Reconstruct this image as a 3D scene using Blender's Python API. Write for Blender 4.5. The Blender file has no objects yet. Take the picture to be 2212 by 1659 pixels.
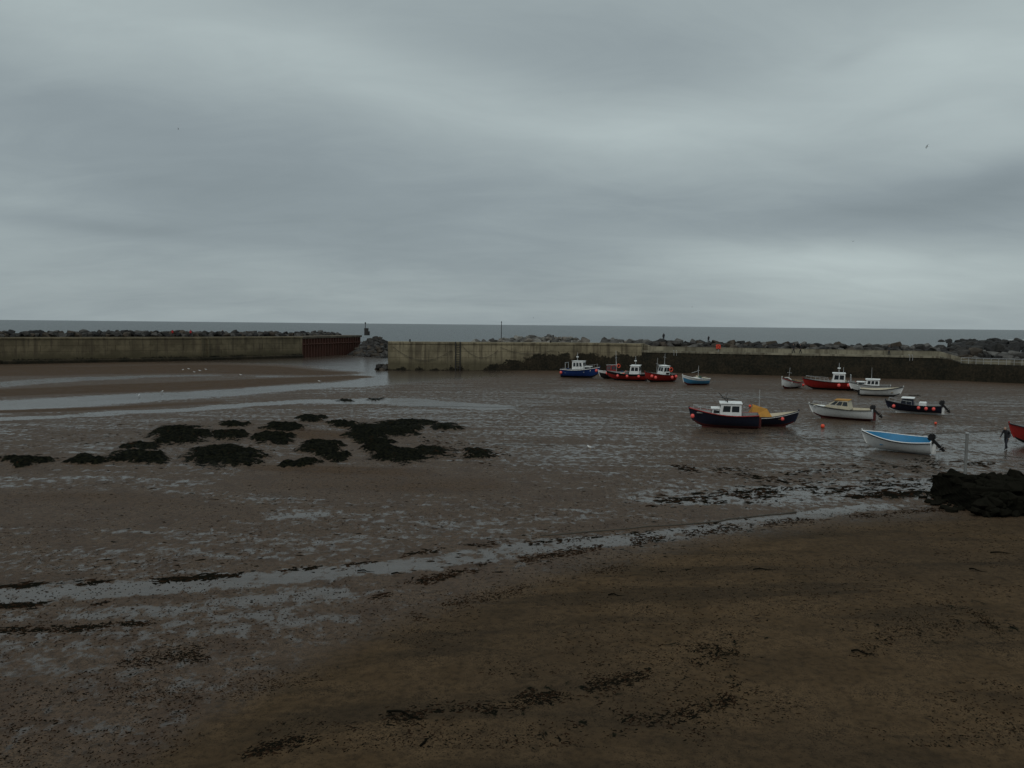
import bpy, bmesh, math, random
import numpy as np
from mathutils import Vector, Matrix
random.seed(7); rs=np.random.RandomState(11)
S=bpy.context.scene
S.view_settings.view_transform='Standard'; S.view_settings.look='None'; S.view_settings.exposure=0
# ------------------------------------------------------------------ camera
CH=9.0; F=1722.0; PITCH=math.radians(4.25); ROLL=math.radians(0.57)
fw=Vector((0,math.cos(PITCH),-math.sin(PITCH))); r0=Vector((1,0,0)); u0=Vector((0,math.sin(PITCH),math.cos(PITCH)))
rt=r0*math.cos(ROLL)+u0*math.sin(ROLL); up=u0*math.cos(ROLL)-r0*math.sin(ROLL)
cd=bpy.data.cameras.new("camera"); cam=bpy.data.objects.new("camera",cd); S.collection.objects.link(cam)
m=Matrix((rt,up,-fw)).transposed().to_4x4(); m.translation=Vector((0,0,CH)); cam.matrix_world=m
cd.sensor_width=36; cd.lens=F/2212*36; cd.clip_end=60000; cd.clip_start=0.2
S.camera=cam
def ray(px,py): return (rt*((px-1106)/F)+up*((829.5-py)/F)+fw).normalized()
def G(px,py,z=0.0):
    """survey: bearing + depression angle -> site coordinates on the level z"""
    d=ray(px,py); t=(z-CH)/d.z; return Vector((d.x*t,d.y*t,z))
def sstep(x): x=np.clip(x,0,1); return x*x*(3-2*x)
# ------------------------------------------------------------------ node helpers
class NT:
    def __init__(s,tree): s.t=tree; s.n=tree.nodes; s.l=tree.links
    def add(s,k,**kw):
        nd=s.n.new(k)
        for a,b in kw.items(): setattr(nd,a,b)
        return nd
    def set(s,sock,v):
        if isinstance(v,bpy.types.NodeSocket): s.l.new(v,sock)
        else: sock.default_value=v
    def M(s,op,a,b=None,c=None,clamp=False):
        nd=s.add('ShaderNodeMath',operation=op,use_clamp=clamp); s.set(nd.inputs[0],a)
        if b is not None: s.set(nd.inputs[1],b)
        if c is not None: s.set(nd.inputs[2],c)
        return nd.outputs[0]
    def mix(s,f,a,b,bt='MIX'):
        nd=s.add('ShaderNodeMix',data_type='RGBA',blend_type=bt); s.set(nd.inputs[0],f)
        for i,v in ((6,a),(7,b)):
            if not isinstance(v,bpy.types.NodeSocket) and len(v)==3: v=(*v,1)
            s.set(nd.inputs[i],v)
        return nd.outputs[2]
    def noise(s,vec,scale,detail=4,rough=.55,dist=0):
        nd=s.add('ShaderNodeTexNoise'); s.set(nd.inputs['Vector'],vec); nd.inputs['Scale'].default_value=scale
        nd.inputs['Detail'].default_value=detail; nd.inputs['Roughness'].default_value=rough; nd.inputs['Distortion'].default_value=dist
        return nd.outputs[0]
    def mr(s,v,a,b,c=0,d=1,smooth=True):
        nd=s.add('ShaderNodeMapRange',interpolation_type='SMOOTHSTEP' if smooth else 'LINEAR'); s.set(nd.inputs[0],v)
        for i,q in zip((1,2,3,4),(a,b,c,d)): s.set(nd.inputs[i],q)
        return nd.outputs[0]
    def map(s,vec,sc=(1,1,1),rot=(0,0,0)):
        nd=s.add('ShaderNodeMapping'); s.set(nd.inputs[0],vec); nd.inputs['Scale'].default_value=sc; nd.inputs['Rotation'].default_value=rot
        return nd.outputs[0]
    def attr(s,n): return s.add('ShaderNodeAttribute',attribute_name=n).outputs['Fac']
    def obj(s): return s.add('ShaderNodeTexCoord').outputs['Object']
    def pos(s): return s.add('ShaderNodeNewGeometry').outputs['Position']
def newmat(name):
    mt=bpy.data.materials.new(name); mt.use_nodes=True; nt=NT(mt.node_tree); b=nt.n['Principled BSDF']; return mt,nt,b
_mc={}
def paint(name,col,rough=.45,dirt=.35,scale=2.5,spec=.4,metal=0,bump=0):
    if name in _mc: return _mc[name]
    mt,nt,b=newmat(name); v=nt.obj()
    n=nt.noise(v,scale,6,.65); n2=nt.noise(nt.map(v,(6,6,.7)),2,4)
    f=nt.mr(nt.M('ADD',nt.M('MULTIPLY',n,.6),nt.M('MULTIPLY',n2,.4)),.42,.68)
    c=nt.mix(nt.M('MULTIPLY',f,dirt),col,tuple(x*.45+y for x,y in zip(col,(.02,.016,.01))))
    nt.set(b.inputs['Base Color'],c); b.inputs['Roughness'].default_value=rough
    b.inputs['Specular IOR Level'].default_value=spec; b.inputs['Metallic'].default_value=metal
    if bump:
        bp=nt.add('ShaderNodeBump'); bp.inputs['Strength'].default_value=bump; bp.inputs['Distance'].default_value=.05
        nt.set(bp.inputs['Height'],n); nt.l.new(bp.outputs[0],b.inputs['Normal'])
    _mc[name]=mt; return mt
def matte(name,c1,c2,scale=6):
    mt,nt,b=newmat(name); d=nt.add('ShaderNodeBsdfDiffuse'); nt.set(d.inputs[0],nt.mix(nt.noise(nt.pos(),scale,4,.7),c1,c2)); nt.l.new(d.outputs[0],nt.n['Material Output'].inputs[0]); return mt
# ------------------------------------------------------------------ world
w=bpy.data.worlds.new("World"); S.world=w; w.use_nodes=True; nt=NT(w.node_tree)
bg=nt.n['Background']; tc=nt.add('ShaderNodeTexCoord').outputs['Generated']
sep=nt.add('ShaderNodeSeparateXYZ'); nt.l.new(tc,sep.inputs[0]); X,Y,Z=sep.outputs
AZ=nt.M('ARCTAN2',X,Y); EL=nt.M('ARCSINE',Z)
den=nt.M('ADD',nt.M('MAXIMUM',Z,0.0),.20)
cv=nt.add('ShaderNodeCombineXYZ'); nt.set(cv.inputs[0],nt.M('DIVIDE',X,den)); nt.set(cv.inputs[1],nt.M('DIVIDE',Y,den)); cv.inputs[2].default_value=3.7
cn=nt.noise(nt.map(cv.outputs[0],(.7,1.0,1),(0,0,.45)),.9,6,.5,.4)
cn2=nt.noise(nt.map(cv.outputs[0],(.7,1.3,1),(0,0,-.35)),3.0,7,.6,.6)
val=nt.M('ADD',nt.M('MULTIPLY',nt.M('SUBTRACT',cn,.5),.46),nt.M('MULTIPLY',nt.M('SUBTRACT',cn2,.5),.26))
lobes=[(180,30,420,110,0,.24),(900,190,520,75,12,.18),(1250,270,420,70,4,.16),(1700,240,420,110,-12,.22),(2150,140,260,170,0,.26),
(1680,560,300,38,0,.26),(1980,610,430,60,0,.28),(1150,668,500,10,0,.10),(2180,300,200,60,0,.16),
(260,300,520,120,10,-.18),(190,488,200,15,2,-.16),(1330,120,300,60,5,-.06),(2060,430,330,50,-6,-.26),(1500,450,500,50,5,-.10),
(900,560,520,60,3,-.10),(1840,122,60,16,-15,-.10),(1960,235,110,18,-12,-.08),(2190,370,60,26,-10,-.08),(1000,660,350,18,0,-.06)]
K=1/F
for (px,py,rx,ry,ro,amp) in lobes:
    d=ray(px,py); a0=math.atan2(d.x,d.y); e0=math.asin(d.z); rr=math.radians(-ro)
    da=nt.M('SUBTRACT',AZ,a0); de=nt.M('SUBTRACT',EL,e0)
    u=nt.M('ADD',nt.M('MULTIPLY',da,math.cos(rr)/(rx*K)),nt.M('MULTIPLY',de,math.sin(rr)/(rx*K)))
    v=nt.M('ADD',nt.M('MULTIPLY',da,-math.sin(rr)/(ry*K)),nt.M('MULTIPLY',de,math.cos(rr)/(ry*K)))
    q=nt.M('ADD',nt.M('MULTIPLY',u,u),nt.M('MULTIPLY',v,v))
    g=nt.M('EXPONENT',nt.M('MULTIPLY',q,-1.0)); val=nt.M('ADD',val,nt.M('MULTIPLY',g,amp*.85))
t=nt.M('ADD',val,.53,clamp=True)
ramp=nt.add('ShaderNodeValToRGB'); nt.l.new(t,ramp.inputs[0]); e=ramp.color_ramp.elements
e[0].position=0.1; e[0].color=(.192,.232,.250,1); e[1].position=1.0; e[1].color=(.50,.58,.58,1)
x=e.new(.42); x.color=(.270,.320,.340,1); x=e.new(.68); x.color=(.368,.430,.440,1)
sky=nt.add('ShaderNodeTexSky',sky_type='NISHITA'); sky.sun_disc=False; SE=math.radians(52); SR=math.radians(200)
sky.sun_elevation=SE; sky.sun_rotation=SR
sk=nt.mix(1.0,sky.outputs[0],(.045,.045,.045),'MULTIPLY')
mx=nt.mix(.93,sk,ramp.outputs[0])
zb=nt.mr(EL,math.radians(24),math.radians(70),1.0,1.35)
zc=nt.add('ShaderNodeCombineXYZ'); [nt.set(zc.inputs[i],zb) for i in range(3)]
fin=nt.mix(1.0,mx,zc.outputs[0],'MULTIPLY')
nt.l.new(fin,bg.inputs[0]); bg.inputs[1].default_value=1.0
sl=bpy.data.lights.new("sun",'SUN'); sl.energy=.75; sl.angle=math.radians(25); sl.color=(1,.96,.9)
so=bpy.data.objects.new("sun",sl); S.collection.objects.link(so)
sd=Vector((math.sin(SR)*math.cos(SE),math.cos(SR)*math.cos(SE),math.sin(SE)))
so.rotation_euler=sd.to_track_quat('Z','Y').to_euler(); so.location=sd*60
# ------------------------------------------------------------------ mesh helpers
def link(ob,parent=None):
    S.collection.objects.link(ob)
    if parent: ob.parent=parent
    return ob
def mesh(name,verts,faces,mats,parent=None,mi=None,smooth=False):
    me=bpy.data.meshes.new(name); me.from_pydata([tuple(v) for v in verts],[],faces)
    for q in (mats if isinstance(mats,(list,tuple)) else [mats]): me.materials.append(q)
    if mi is not None: me.polygons.foreach_set('material_index',mi)
    if smooth: me.polygons.foreach_set('use_smooth',[True]*len(me.polygons))
    me.update(); return link(bpy.data.objects.new(name,me),parent)
def bmob(name,bm,mats,parent=None,smooth=False):
    me=bpy.data.meshes.new(name); bm.to_mesh(me); bm.free()
    for q in (mats if isinstance(mats,(list,tuple)) else [mats]): me.materials.append(q)
    if smooth: me.polygons.foreach_set('use_smooth',[True]*len(me.polygons))
    return link(bpy.data.objects.new(name,me),parent)
def box(name,c,s,mt,parent=None,bev=.02,rot=(0,0,0),taper=1.0):
    bm=bmesh.new(); bmesh.ops.create_cube(bm,size=1)
    for v in bm.verts:
        k=taper if v.co.z>0 else 1
        v.co=Vector((v.co.x*s[0]*k,v.co.y*s[1]*k,v.co.z*s[2]))
    if bev: bmesh.ops.bevel(bm,geom=bm.edges[:],offset=min(bev,min(s)*.3),segments=2,affect='EDGES')
    o=bmob(name,bm,mt,parent); o.location=c; o.rotation_euler=rot; return o
def ball(name,c,r,mt,parent=None,sc=(1,1,1)):
    bm=bmesh.new(); bmesh.ops.create_uvsphere(bm,u_segments=14,v_segments=10,radius=r)
    for v in bm.verts: v.co=Vector((v.co.x*sc[0],v.co.y*sc[1],v.co.z*sc[2]))
    o=bmob(name,bm,mt,parent,True); o.location=c; return o
def tube(name,pts,r,mt,parent=None,closed=False,res=3):
    cu=bpy.data.curves.new(name,'CURVE'); cu.dimensions='3D'; cu.bevel_depth=1.0; cu.bevel_resolution=res; cu.use_fill_caps=True
    sp=cu.splines.new('POLY'); sp.points.add(len(pts)-1)
    for i,p in enumerate(pts):
        sp.points[i].co=(p[0],p[1],p[2],1); sp.points[i].radius=r[i] if isinstance(r,(list,tuple)) else r
    sp.use_cyclic_u=closed; cu.materials.append(mt)
    return link(bpy.data.objects.new(name,cu),parent)
def empty(name,loc,rotz=0,roll=0,pitch=0):
    o=bpy.data.objects.new(name,None); S.collection.objects.link(o); o.location=loc
    o.rotation_euler=(roll,pitch,rotz); o.empty_display_size=.3; return o
# ------------------------------------------------------------------ numpy value noise
def vnoise(x,y,seed=0):
    xi=np.floor(x).astype(np.int64); yi=np.floor(y).astype(np.int64); xf=x-xi; yf=y-yi
    def h(a,b):
        q=(a*374761393+b*668265263+seed*974711)&0xffffffff
        q=((q^(q>>13))*1274126177)&0xffffffff; q=(q^(q>>16))&0xffff
        return q/65535.0
    u=xf*xf*(3-2*xf); v=yf*yf*(3-2*yf)
    return (h(xi,yi)*(1-u)+h(xi+1,yi)*u)*(1-v)+(h(xi,yi+1)*(1-u)+h(xi+1,yi+1)*u)*v
def fbm(x,y,sc,o=4,seed=0):
    s=0;a=.5;t=0
    for i in range(o): s=s+a*vnoise(x*sc,y*sc,seed+i*17); t+=a; a*=.5; sc*=2.03
    return s/t
# ------------------------------------------------------------------ beach terrain
LP=[Vector((-230,60)),Vector((-103,161)),Vector((-72,184)),Vector((-54,205)),Vector((-45,238))]
bnd=[(2500,1125),(2260,1112),(2070,1100),(1900,1102),(1700,1120),(1500,1152),(1300,1192),(1100,1240),(900,1300),(700,1385),(500,1490),(300,1620)]
bw=sorted([(G(a,b).x,G(a,b).y) for a,b in bnd]); bx=np.array([q[0] for q in bw]); by=np.array([q[1] for q in bw])
ylx=[-600,-230,-103,-54,-46,-40,-26,-24,17,47,80,130,600]; yly=[-200,68,170,215,225,215,195,166,170,162,148,112,-200]
def bankd(x,y): return np.interp(x,bx,by)-y
patches=[(52,995,62,13,1),(180,996,60,11,1),(300,990,80,16,1),(310,965,50,10,.9),(385,940,78,23,1),(490,940,50,13,.92),(480,988,90,27,1),(505,917,40,6,.9),(590,946,50,15,1),
(615,922,48,10,1),(670,905,38,8,1),(740,918,42,8,.95),(690,965,52,16,1),(715,985,45,15,1),(790,935,52,22,.95),(850,928,62,20,.95),(815,965,45,20,.95),(865,984,66,19,1),
(900,914,60,9,.86),(965,922,55,9,.76),(930,977,55,15,.78),(1035,980,50,15,.78),(645,1003,56,8,.9),(740,866,28,3,.75),(810,864,25,3,.75),
(2185,1035,60,14,.8),(1960,1070,110,7,.7),(1980,855,30,2,.6)]
WP=[]
for cx,cy,rx,ry,a in patches:
    c=G(cx,cy); n=G(cx,cy+ry); f=G(cx,cy-ry); WP.append((c.x,(n.y+f.y)/2,rx*c.y/F*.97,(f.y-n.y)/2*.97,a,c.x/c.y))
def weedmask(x,y):
    wx=x+ (fbm(x,y,.8,4,5)-.5)*1.8; wy=y+(fbm(x,y,.6,4,9)-.5)*3.2
    mval=np.zeros_like(x)
    for cx,cy,rx,ry,a,k in WP:
        dx=(wx-cx-(wy-cy)*k)/rx; dy=(wy-cy)/ry; r=np.sqrt(dx*dx+dy*dy)
        mval=np.maximum(mval,a*np.clip(1.5-r,0,1))
    return mval
def polyd(x,y,pts):
    best=np.full_like(x,9.0)
    P=[]
    for px,py,h in pts:
        g=G(px,py); P.append((g.x,g.y,h*g.y*g.y/(CH*F)))
    for (ax,ay,ar),(cx,cy,cr) in zip(P[:-1],P[1:]):
        dx=cx-ax; dy=cy-ay; t=np.clip(((x-ax)*dx+(y-ay)*dy)/(dx*dx+dy*dy),0,1)
        d=np.hypot(x-ax-t*dx,y-ay-t*dy)/(ar+(cr-ar)*t); best=np.minimum(best,d)
    return best
wets=[([(600,770,3),(700,777,7),(780,786,14),(835,803,12),(870,812,6)],1.0),
([(900,815,4),(820,824,5),(700,832,5),(560,842,5),(400,853,6),(200,866,9),(-100,885,14)],.95),
([(-100,838,5),(150,820,3),(330,813,2),(560,806,1.5),(740,803,2)],.80),
([(-100,908,5),(150,898,3),(320,890,3),(480,878,3),(650,869,3),(850,866,4),(1050,880,5)],.85),
([(-60,1036,9),(200,1040,8),(400,1050,9),(560,1068,12),(660,1100,18)],.56),
([(-60,930,12),(300,905,10),(560,895,9),(900,890,10)],.52),
([(-100,1292,18),(300,1268,14),(700,1238,13),(1000,1208,11),(1300,1168,9),(1600,1128,8),(1900,1092,5)],.74),
([(-100,1330,10),(200,1325,10),(500,1300,9),(700,1282,8)],.62),
([(-100,1400,34),(300,1370,28),(650,1320,20)],.52),
([(1090,905,22),(1300,960,34),(1600,1010,40),(1900,1050,32),(2300,1060,34)],.53),
([(900,840,12),(1200,850,18),(1600,875,20),(2300,880,26)],.50),
([(1750,960,30),(2000,955,40),(2300,985,45)],.62),
([(1400,1075,14),(1800,1060,18),(2100,1050,20)],.68),
([(1150,1100,24),(900,1130,30),(500,1180,40),(100,1190,40)],.46)]
def masks(x,y):
    wet=np.full_like(x,.405)
    for pts,a in wets:
        d=polyd(x+(fbm(x,y,.12,3,31)-.5)*3,y+(fbm(x,y,.15,3,41)-.5)*np.clip(y*.045,.4,9),pts)
        wet=np.maximum(wet,.405+(a-.405)*sstep(1.8-d))
    for pts,a in [([(-100,802,12),(200,800,11),(450,795,12),(680,806,6)],.06),([(-100,853,9),(200,841,10),(450,831,9),(640,821,7),(760,814,3)],.0),([(-100,893,4),(200,883,4),(450,870,4)],.1),
                  ([(-100,1080,20),(250,1080,20),(480,1110,24)],.26),([(600,1040,22),(1000,1045,25)],.22),([(560,1010,8),(900,1020,10)],.15),([(600,930,8),(700,940,10)],.1)]:
        d=polyd(x,y,pts); k=sstep(1.5-d); wet=wet*(1-k)+np.minimum(wet,a)*k
    return wet+(fbm(x,y*1.6,.09,3,91)-.5)*.22
scat=[([(-80,1268,7),(150,1262,7),(370,1252,7),(560,1240,4)],.44),([(-80,1312,6),(150,1305,7),(325,1292,5)],.43),([(-80,1360,9),(330,1345,8)],.38),
([(560,1238,4),(800,1214,5),(1170,1162,6),(1620,1122,5)],.37),([(900,1330,16),(1100,1275,14),(1350,1225,10)],.34),([(220,1430,40),(380,1425,34),(500,1400,18)],.41),
([(60,1490,50),(400,1510,50),(700,1470,40)],.35),([(540,1650,22),(720,1600,22),(920,1570,26),(1120,1570,22)],.41),([(1120,1545,26),(1260,1520,26),(1420,1495,24),(1500,1450,30),(1620,1425,28)],.43),
([(1180,1640,26),(1350,1600,28),(1560,1570,28),(1600,1500,24)],.40),([(1840,1450,18),(1950,1400,34),(2100,1350,40),(2160,1400,24)],.41),([(1400,1090,14),(1700,1060,18),(2060,1040,14)],.42),
([(1450,1010,12),(1700,1030,18),(2050,1000,18)],.39),([(2080,1000,8),(2240,1010,14)],.42),([(900,1262,14),(1250,1190,10),(1500,1150,9),(1760,1122,8),(2060,1098,6)],.40),
([(0,960,30),(500,965,40),(1000,955,30)],.28),([(1000,950,20),(1150,990,14)],.36)]
def scatmask(x,y):
    wx=x+(fbm(x,y,.4,3,61)-.5)*1.2; wy=y+(fbm(x,y,.3,3,62)-.5)*np.clip(y*.06,.5,5); o=np.zeros_like(x)
    for pts,a in scat: o=np.maximum(o,a*sstep(1.9-polyd(wx,wy,pts)))
    return o*(.72+.5*fbm(x,y,.5,3,63))
def H(x,y):
    bd=bankd(x,y)
    z=.045*(fbm(x,y,.12,3,2)-.5)*2+.012*(fbm(x,y,1.3,3,3)-.5)*2
    z=z+.45*sstep(bd/14.0)+ .07*(fbm(x,y,2.4,4,8)-.5)*sstep(bd/3)
    wm=weedmask(x,y); z=z+sstep((wm-.4)/.5)*(.05+.42*fbm(x,y,2.1,4,21)**1.5)
    z=z-sstep((y-np.interp(x,ylx,yly))/28)*4.0
    return z
fa=np.linspace(-42,42,1000); ca=np.linspace(42,318,92)[1:-1]
ang=np.radians(np.concatenate([fa,ca])); rad=np.concatenate([np.linspace(1,14,9)[:-1],np.geomspace(14,265,720),np.geomspace(265,900,24)[1:]])
NA,NR=len(ang),len(rad); RR,AA=np.meshgrid(rad,ang,indexing='ij'); vx=(RR*np.sin(AA)).ravel(); vy=(RR*np.cos(AA)).ravel()
vz=H(vx,vy); wetv=masks(vx,vy); weedv=np.maximum(weedmask(vx,vy),scatmask(vx,vy)); dryv=sstep(bankd(vx,vy)/5.0+.25)
ii,jj=np.meshgrid(np.arange(NR-1),np.arange(NA),indexing='ij'); j2=(jj+1)%NA
fc=np.stack([ii*NA+jj,(ii+1)*NA+jj,(ii+1)*NA+j2,ii*NA+j2],-1).reshape(-1,4)
fc=fc[:,::-1]
me=bpy.data.meshes.new("sand_beach"); me.vertices.add(len(vx)); me.vertices.foreach_set('co',np.stack([vx,vy,vz],-1).astype(np.float32).ravel())
me.loops.add(fc.size); me.loops.foreach_set('vertex_index',fc.ravel().astype(np.int32)); me.polygons.add(len(fc))
me.polygons.foreach_set('loop_start',(np.arange(len(fc))*4).astype(np.int32)); me.polygons.foreach_set('use_smooth',np.ones(len(fc),bool))
me.update(calc_edges=True)
for n,a in (('wet',wetv),('weed',weedv),('dry',dryv)):
    at=me.attributes.new(n,'FLOAT','POINT'); at.data.foreach_set('value',a.astype(np.float32))
mt,nt,b=newmat("sand_material"); me.materials.append(mt); p=nt.pos()
wet,weed,dry=nt.attr('wet'),nt.attr('weed'),nt.attr('dry')
nL=nt.noise(p,.08,4); nM=nt.noise(p,.6,5,.6); nF=nt.noise(p,4.5,6,.7); nG=nt.noise(nt.map(p,(1,.8,1),(0,0,.3)),1.9,9,.74,.4); nS=nt.noise(p,22,3,.7)
nD=nt.noise(nt.map(p,(.22,1.0,1),(0,0,.45)),.55,5,.6,.6)   # long drag streaks up the beach
pu=nt.mr(nt.M('ADD',wet,nt.M('ADD',nt.M('MULTIPLY',nt.M('SUBTRACT',nG,.5),1.9),nt.M('MULTIPLY',nt.M('SUBTRACT',nD,.5),.8))),.46,.72)
pu=nt.M('MULTIPLY',pu,nt.M('SUBTRACT',1.0,dry))
sandw=nt.mix(nt.mr(nM,.3,.7),(.072,.047,.031),(.118,.080,.053)); sandw=nt.mix(nt.M('MULTIPLY',nt.mr(nF,.42,.68),.7),sandw,(.026,.020,.015))
sandd=nt.mix(nt.mr(nM,.3,.7),(.080,.052,.028),(.126,.083,.046)); sandd=nt.mix(nt.M('MULTIPLY',nt.mr(nD,.45,.64),.6),sandd,(.036,.027,.018))
sandd=nt.mix(nt.M('MULTIPLY',nt.mr(nL,.42,.62),.4),sandd,(.042,.032,.023))
sandd=nt.mix(nt.M('MULTIPLY',nt.mr(nF,.40,.70),.6),sandd,(.024,.018,.012)); sandd=nt.mix(nt.M('MULTIPLY',nt.mr(nG,.5,.72),.4),sandd,(.030,.023,.017))
col=nt.mix(dry,sandw,sandd); col=nt.mix(nt.M('MULTIPLY',pu,.6),col,(.044,.036,.030))
spk=nt.mr(nt.M('ADD',nS,nt.M('MULTIPLY',nM,.45)),.80,.87); col=nt.mix(nt.M('MULTIPLY',spk,.8),col,(.010,.008,.006))
wf=nt.mr(nt.M('ADD',weed,nt.M('MULTIPLY',nt.M('SUBTRACT',nG,.5),1.5)),.52,.59)
wcol=nt.mix(nt.mr(nF,.4,.7),(.003,.0035,.003),(.018,.018,.010)); col=nt.mix(wf,col,wcol)
nt.set(b.inputs['Base Color'],col)
ro=nt.M('ADD',nt.M('MULTIPLY',pu,-.28),.48); nt.set(b.inputs['Roughness'],ro)
sp=nt.M('ADD',.10,nt.M('MULTIPLY',pu,.30)); nt.set(b.inputs['Specular IOR Level'],sp)
b.inputs['IOR'].default_value=1.45
bp=nt.add('ShaderNodeBump'); bp.inputs['Distance'].default_value=.08
nt.set(bp.inputs['Strength'],nt.M('ADD',.10,nt.M('MULTIPLY',nt.M('SUBTRACT',1.0,pu),.8)))
nt.set(bp.inputs['Height'],nt.M('ADD',nF,nt.M('MULTIPLY',nG,.8))); nt.l.new(bp.outputs[0],b.inputs['Normal'])
df=nt.add('ShaderNodeBsdfDiffuse'); nt.set(df.inputs[0],col); nt.l.new(bp.outputs[0],df.inputs['Normal'])
bare=nt.M('MAXIMUM',nt.M('MULTIPLY',nt.mr(wet,.36,.08),nt.mr(nM,.25,.6,.45,.85)),nt.M('MULTIPLY',nt.M('SUBTRACT',1.0,pu),.28))
ms=nt.add('ShaderNodeMixShader'); nt.set(ms.inputs[0],nt.M('MAXIMUM',nt.M('MAXIMUM',nt.M('MULTIPLY',wf,.95),nt.M('MULTIPLY',dry,.84)),bare)); nt.l.new(b.outputs[0],ms.inputs[1]); nt.l.new(df.outputs[0],ms.inputs[2]); nt.l.new(ms.outputs[0],nt.n['Material Output'].inputs[0])
link(bpy.data.objects.new("sand_beach",me))
# ------------------------------------------------------------------ sea
mt,nt,b=newmat("sea_water"); p=nt.pos()
c1=nt.noise(nt.map(p,(.004,.02,1)),1,5); nt.set(b.inputs['Base Color'],nt.mix(c1,(.030,.040,.044),(.055,.068,.070)))
b.inputs['Roughness'].default_value=.28; b.inputs['Specular IOR Level'].default_value=.30; b.inputs['IOR'].default_value=1.33
bp=nt.add('ShaderNodeBump'); bp.inputs['Strength'].default_value=1; bp.inputs['Distance'].default_value=1.2
nt.set(bp.inputs['Height'],nt.M('ADD',nt.noise(nt.map(p,(.06,.16,1)),1,5,.6),nt.M('MULTIPLY',nt.noise(p,.9,4),.25))); nt.l.new(bp.outputs[0],b.inputs['Normal'])
R=45000; mesh("sea",[(-R,-R,-.5),(R,-R,-.5),(R,R,-.5),(-R,R,-.5)],[(0,1,2,3)],mt)
# ------------------------------------------------------------------ walls
def wallmat(name,wh,light=(.26,.22,.145),xr=None):
    mt,nt,b=newmat(name); p=nt.pos(); s=nt.add('ShaderNodeSeparateXYZ'); nt.l.new(p,s.inputs[0])
    n1=nt.noise(p,.35,6,.6); n2=nt.noise(nt.map(p,(1.3,1.3,.12)),1,6,.6); n3=nt.noise(p,3,5,.7)
    c=nt.mix(nt.mr(n1,.35,.65),light,tuple(q*.58 for q in light)); c=nt.mix(nt.M('MULTIPLY',nt.mr(n2,.46,.64),.65),c,(.075,.060,.042))
    br=nt.add('ShaderNodeTexBrick'); cb=nt.add('ShaderNodeCombineXYZ'); nt.set(cb.inputs[0],nt.M('SUBTRACT',s.outputs[0],nt.M('MULTIPLY',s.outputs[1],.35))); nt.set(cb.inputs[1],s.outputs[2])
    nt.l.new(cb.outputs[0],br.inputs['Vector']); br.inputs['Scale'].default_value=.5; br.inputs['Brick Width'].default_value=4.2; br.inputs['Row Height'].default_value=.62; br.inputs['Mortar Size'].default_value=.018
    br.inputs['Color1'].default_value=(1,1,1,1); br.inputs['Color2'].default_value=(.84,.85,.86,1); br.inputs['Mortar'].default_value=(.42,.4,.38,1)
    c=nt.mix(.85,c,br.outputs[0],'MULTIPLY')
    c=nt.mix(nt.M('MULTIPLY',nt.mr(nt.M('ADD',s.outputs[2],nt.M('MULTIPLY',n2,2.5)),3.9,2.2),.72),c,(.072,.062,.036))
    hgt=wh
    if xr: hgt=nt.mr(s.outputs[0],xr[0],xr[1],xr[2],xr[3])
    zz=nt.M('ADD',s.outputs[2],nt.M('MULTIPLY',nt.M('SUBTRACT',n1,.5),5.0 if xr else 1.2)); zz=nt.M('ADD',zz,nt.M('MULTIPLY',nt.M('SUBTRACT',n3,.5),1.4))
    f=nt.mr(nt.M('SUBTRACT',hgt,zz),-.15,.25); c=nt.mix(nt.M('MULTIPLY',f,.95),c,nt.mix(nt.mr(nt.M('ADD',nt.M('MULTIPLY',n3,.6),nt.M('MULTIPLY',n1,.4)),.38,.66),(.006,.007,.005),(.042,.032,.020)))
    nt.set(b.inputs['Base Color'],c); b.inputs['Roughness'].default_value=.85; b.inputs['Specular IOR Level'].default_value=.15
    bp=nt.add('ShaderNodeBump'); bp.inputs['Strength'].default_value=.6; bp.inputs['Distance'].default_value=.08; nt.set(bp.inputs['Height'],nt.M('ADD',n3,n1)); nt.l.new(bp.outputs[0],b.inputs['Normal'])
    return mt
def sweep(name,pts,profs,mt,parent=None):
    n=len(pts); V=[];Fc=[]; k=len(profs[0])
    for i,p in enumerate(pts):
        ns=[]
        if i>0: d=(pts[i]-pts[i-1]).normalized(); ns.append(Vector((-d.y,d.x)))
        if i<n-1: d=(pts[i+1]-pts[i]).normalized(); ns.append(Vector((-d.y,d.x)))
        nn=sum(ns,Vector((0,0))).normalized(); nn=nn/max(.5,nn.dot(ns[0]))
        for o,z in profs[i]: V.append((p.x+nn.x*o,p.y+nn.y*o,z))
    for i in range(n-1):
        for j in range(k):
            a=i*k+j; b2=i*k+(j+1)%k; Fc.append((a,a+k,b2+k,b2))
    Fc.append(tuple(range(k))); Fc.append(tuple(reversed(range((n-1)*k,n*k))))
    o=mesh(name,V,Fc,mt,parent); bm=bmesh.new(); bm.from_mesh(o.data); bmesh.ops.recalc_face_normals(bm,faces=bm.faces); bm.to_mesh(o.data); bm.free(); return o
def prof(z0,z1,w,lip=.0): return [(0,z0),(-.0,z1-.35),(-.10*lip,z1-.35),(-.10*lip,z1),(w,z1),(w,z0)]
Wl=wallmat("left_pier_concrete",1.0,(.205,.168,.105)); Wa=wallmat("pier_concrete",0,(.30,.255,.165),(-9,8,.4,3.3)); Wb=wallmat("weedy_wall",4.0,(.25,.235,.18)); Wc=wallmat("parapet_concrete",-3,(.31,.28,.205))
lp=empty("breakwater_pier",(0,0,0))
sweep("pier_wall",LP[:4],[prof(-2,5.4,6,1)]*4,Wl,lp)
bpnt=LP[2]; dd=(LP[3]-LP[2]).normalized()
for k in (0.3,1.9): box("buttress",(bpnt.x+dd.x*k,bpnt.y+dd.y*k,2.3),(.5,.5,5.4),Wl,lp,rot=(0,0,math.atan2(dd.y,dd.x)))
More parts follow.
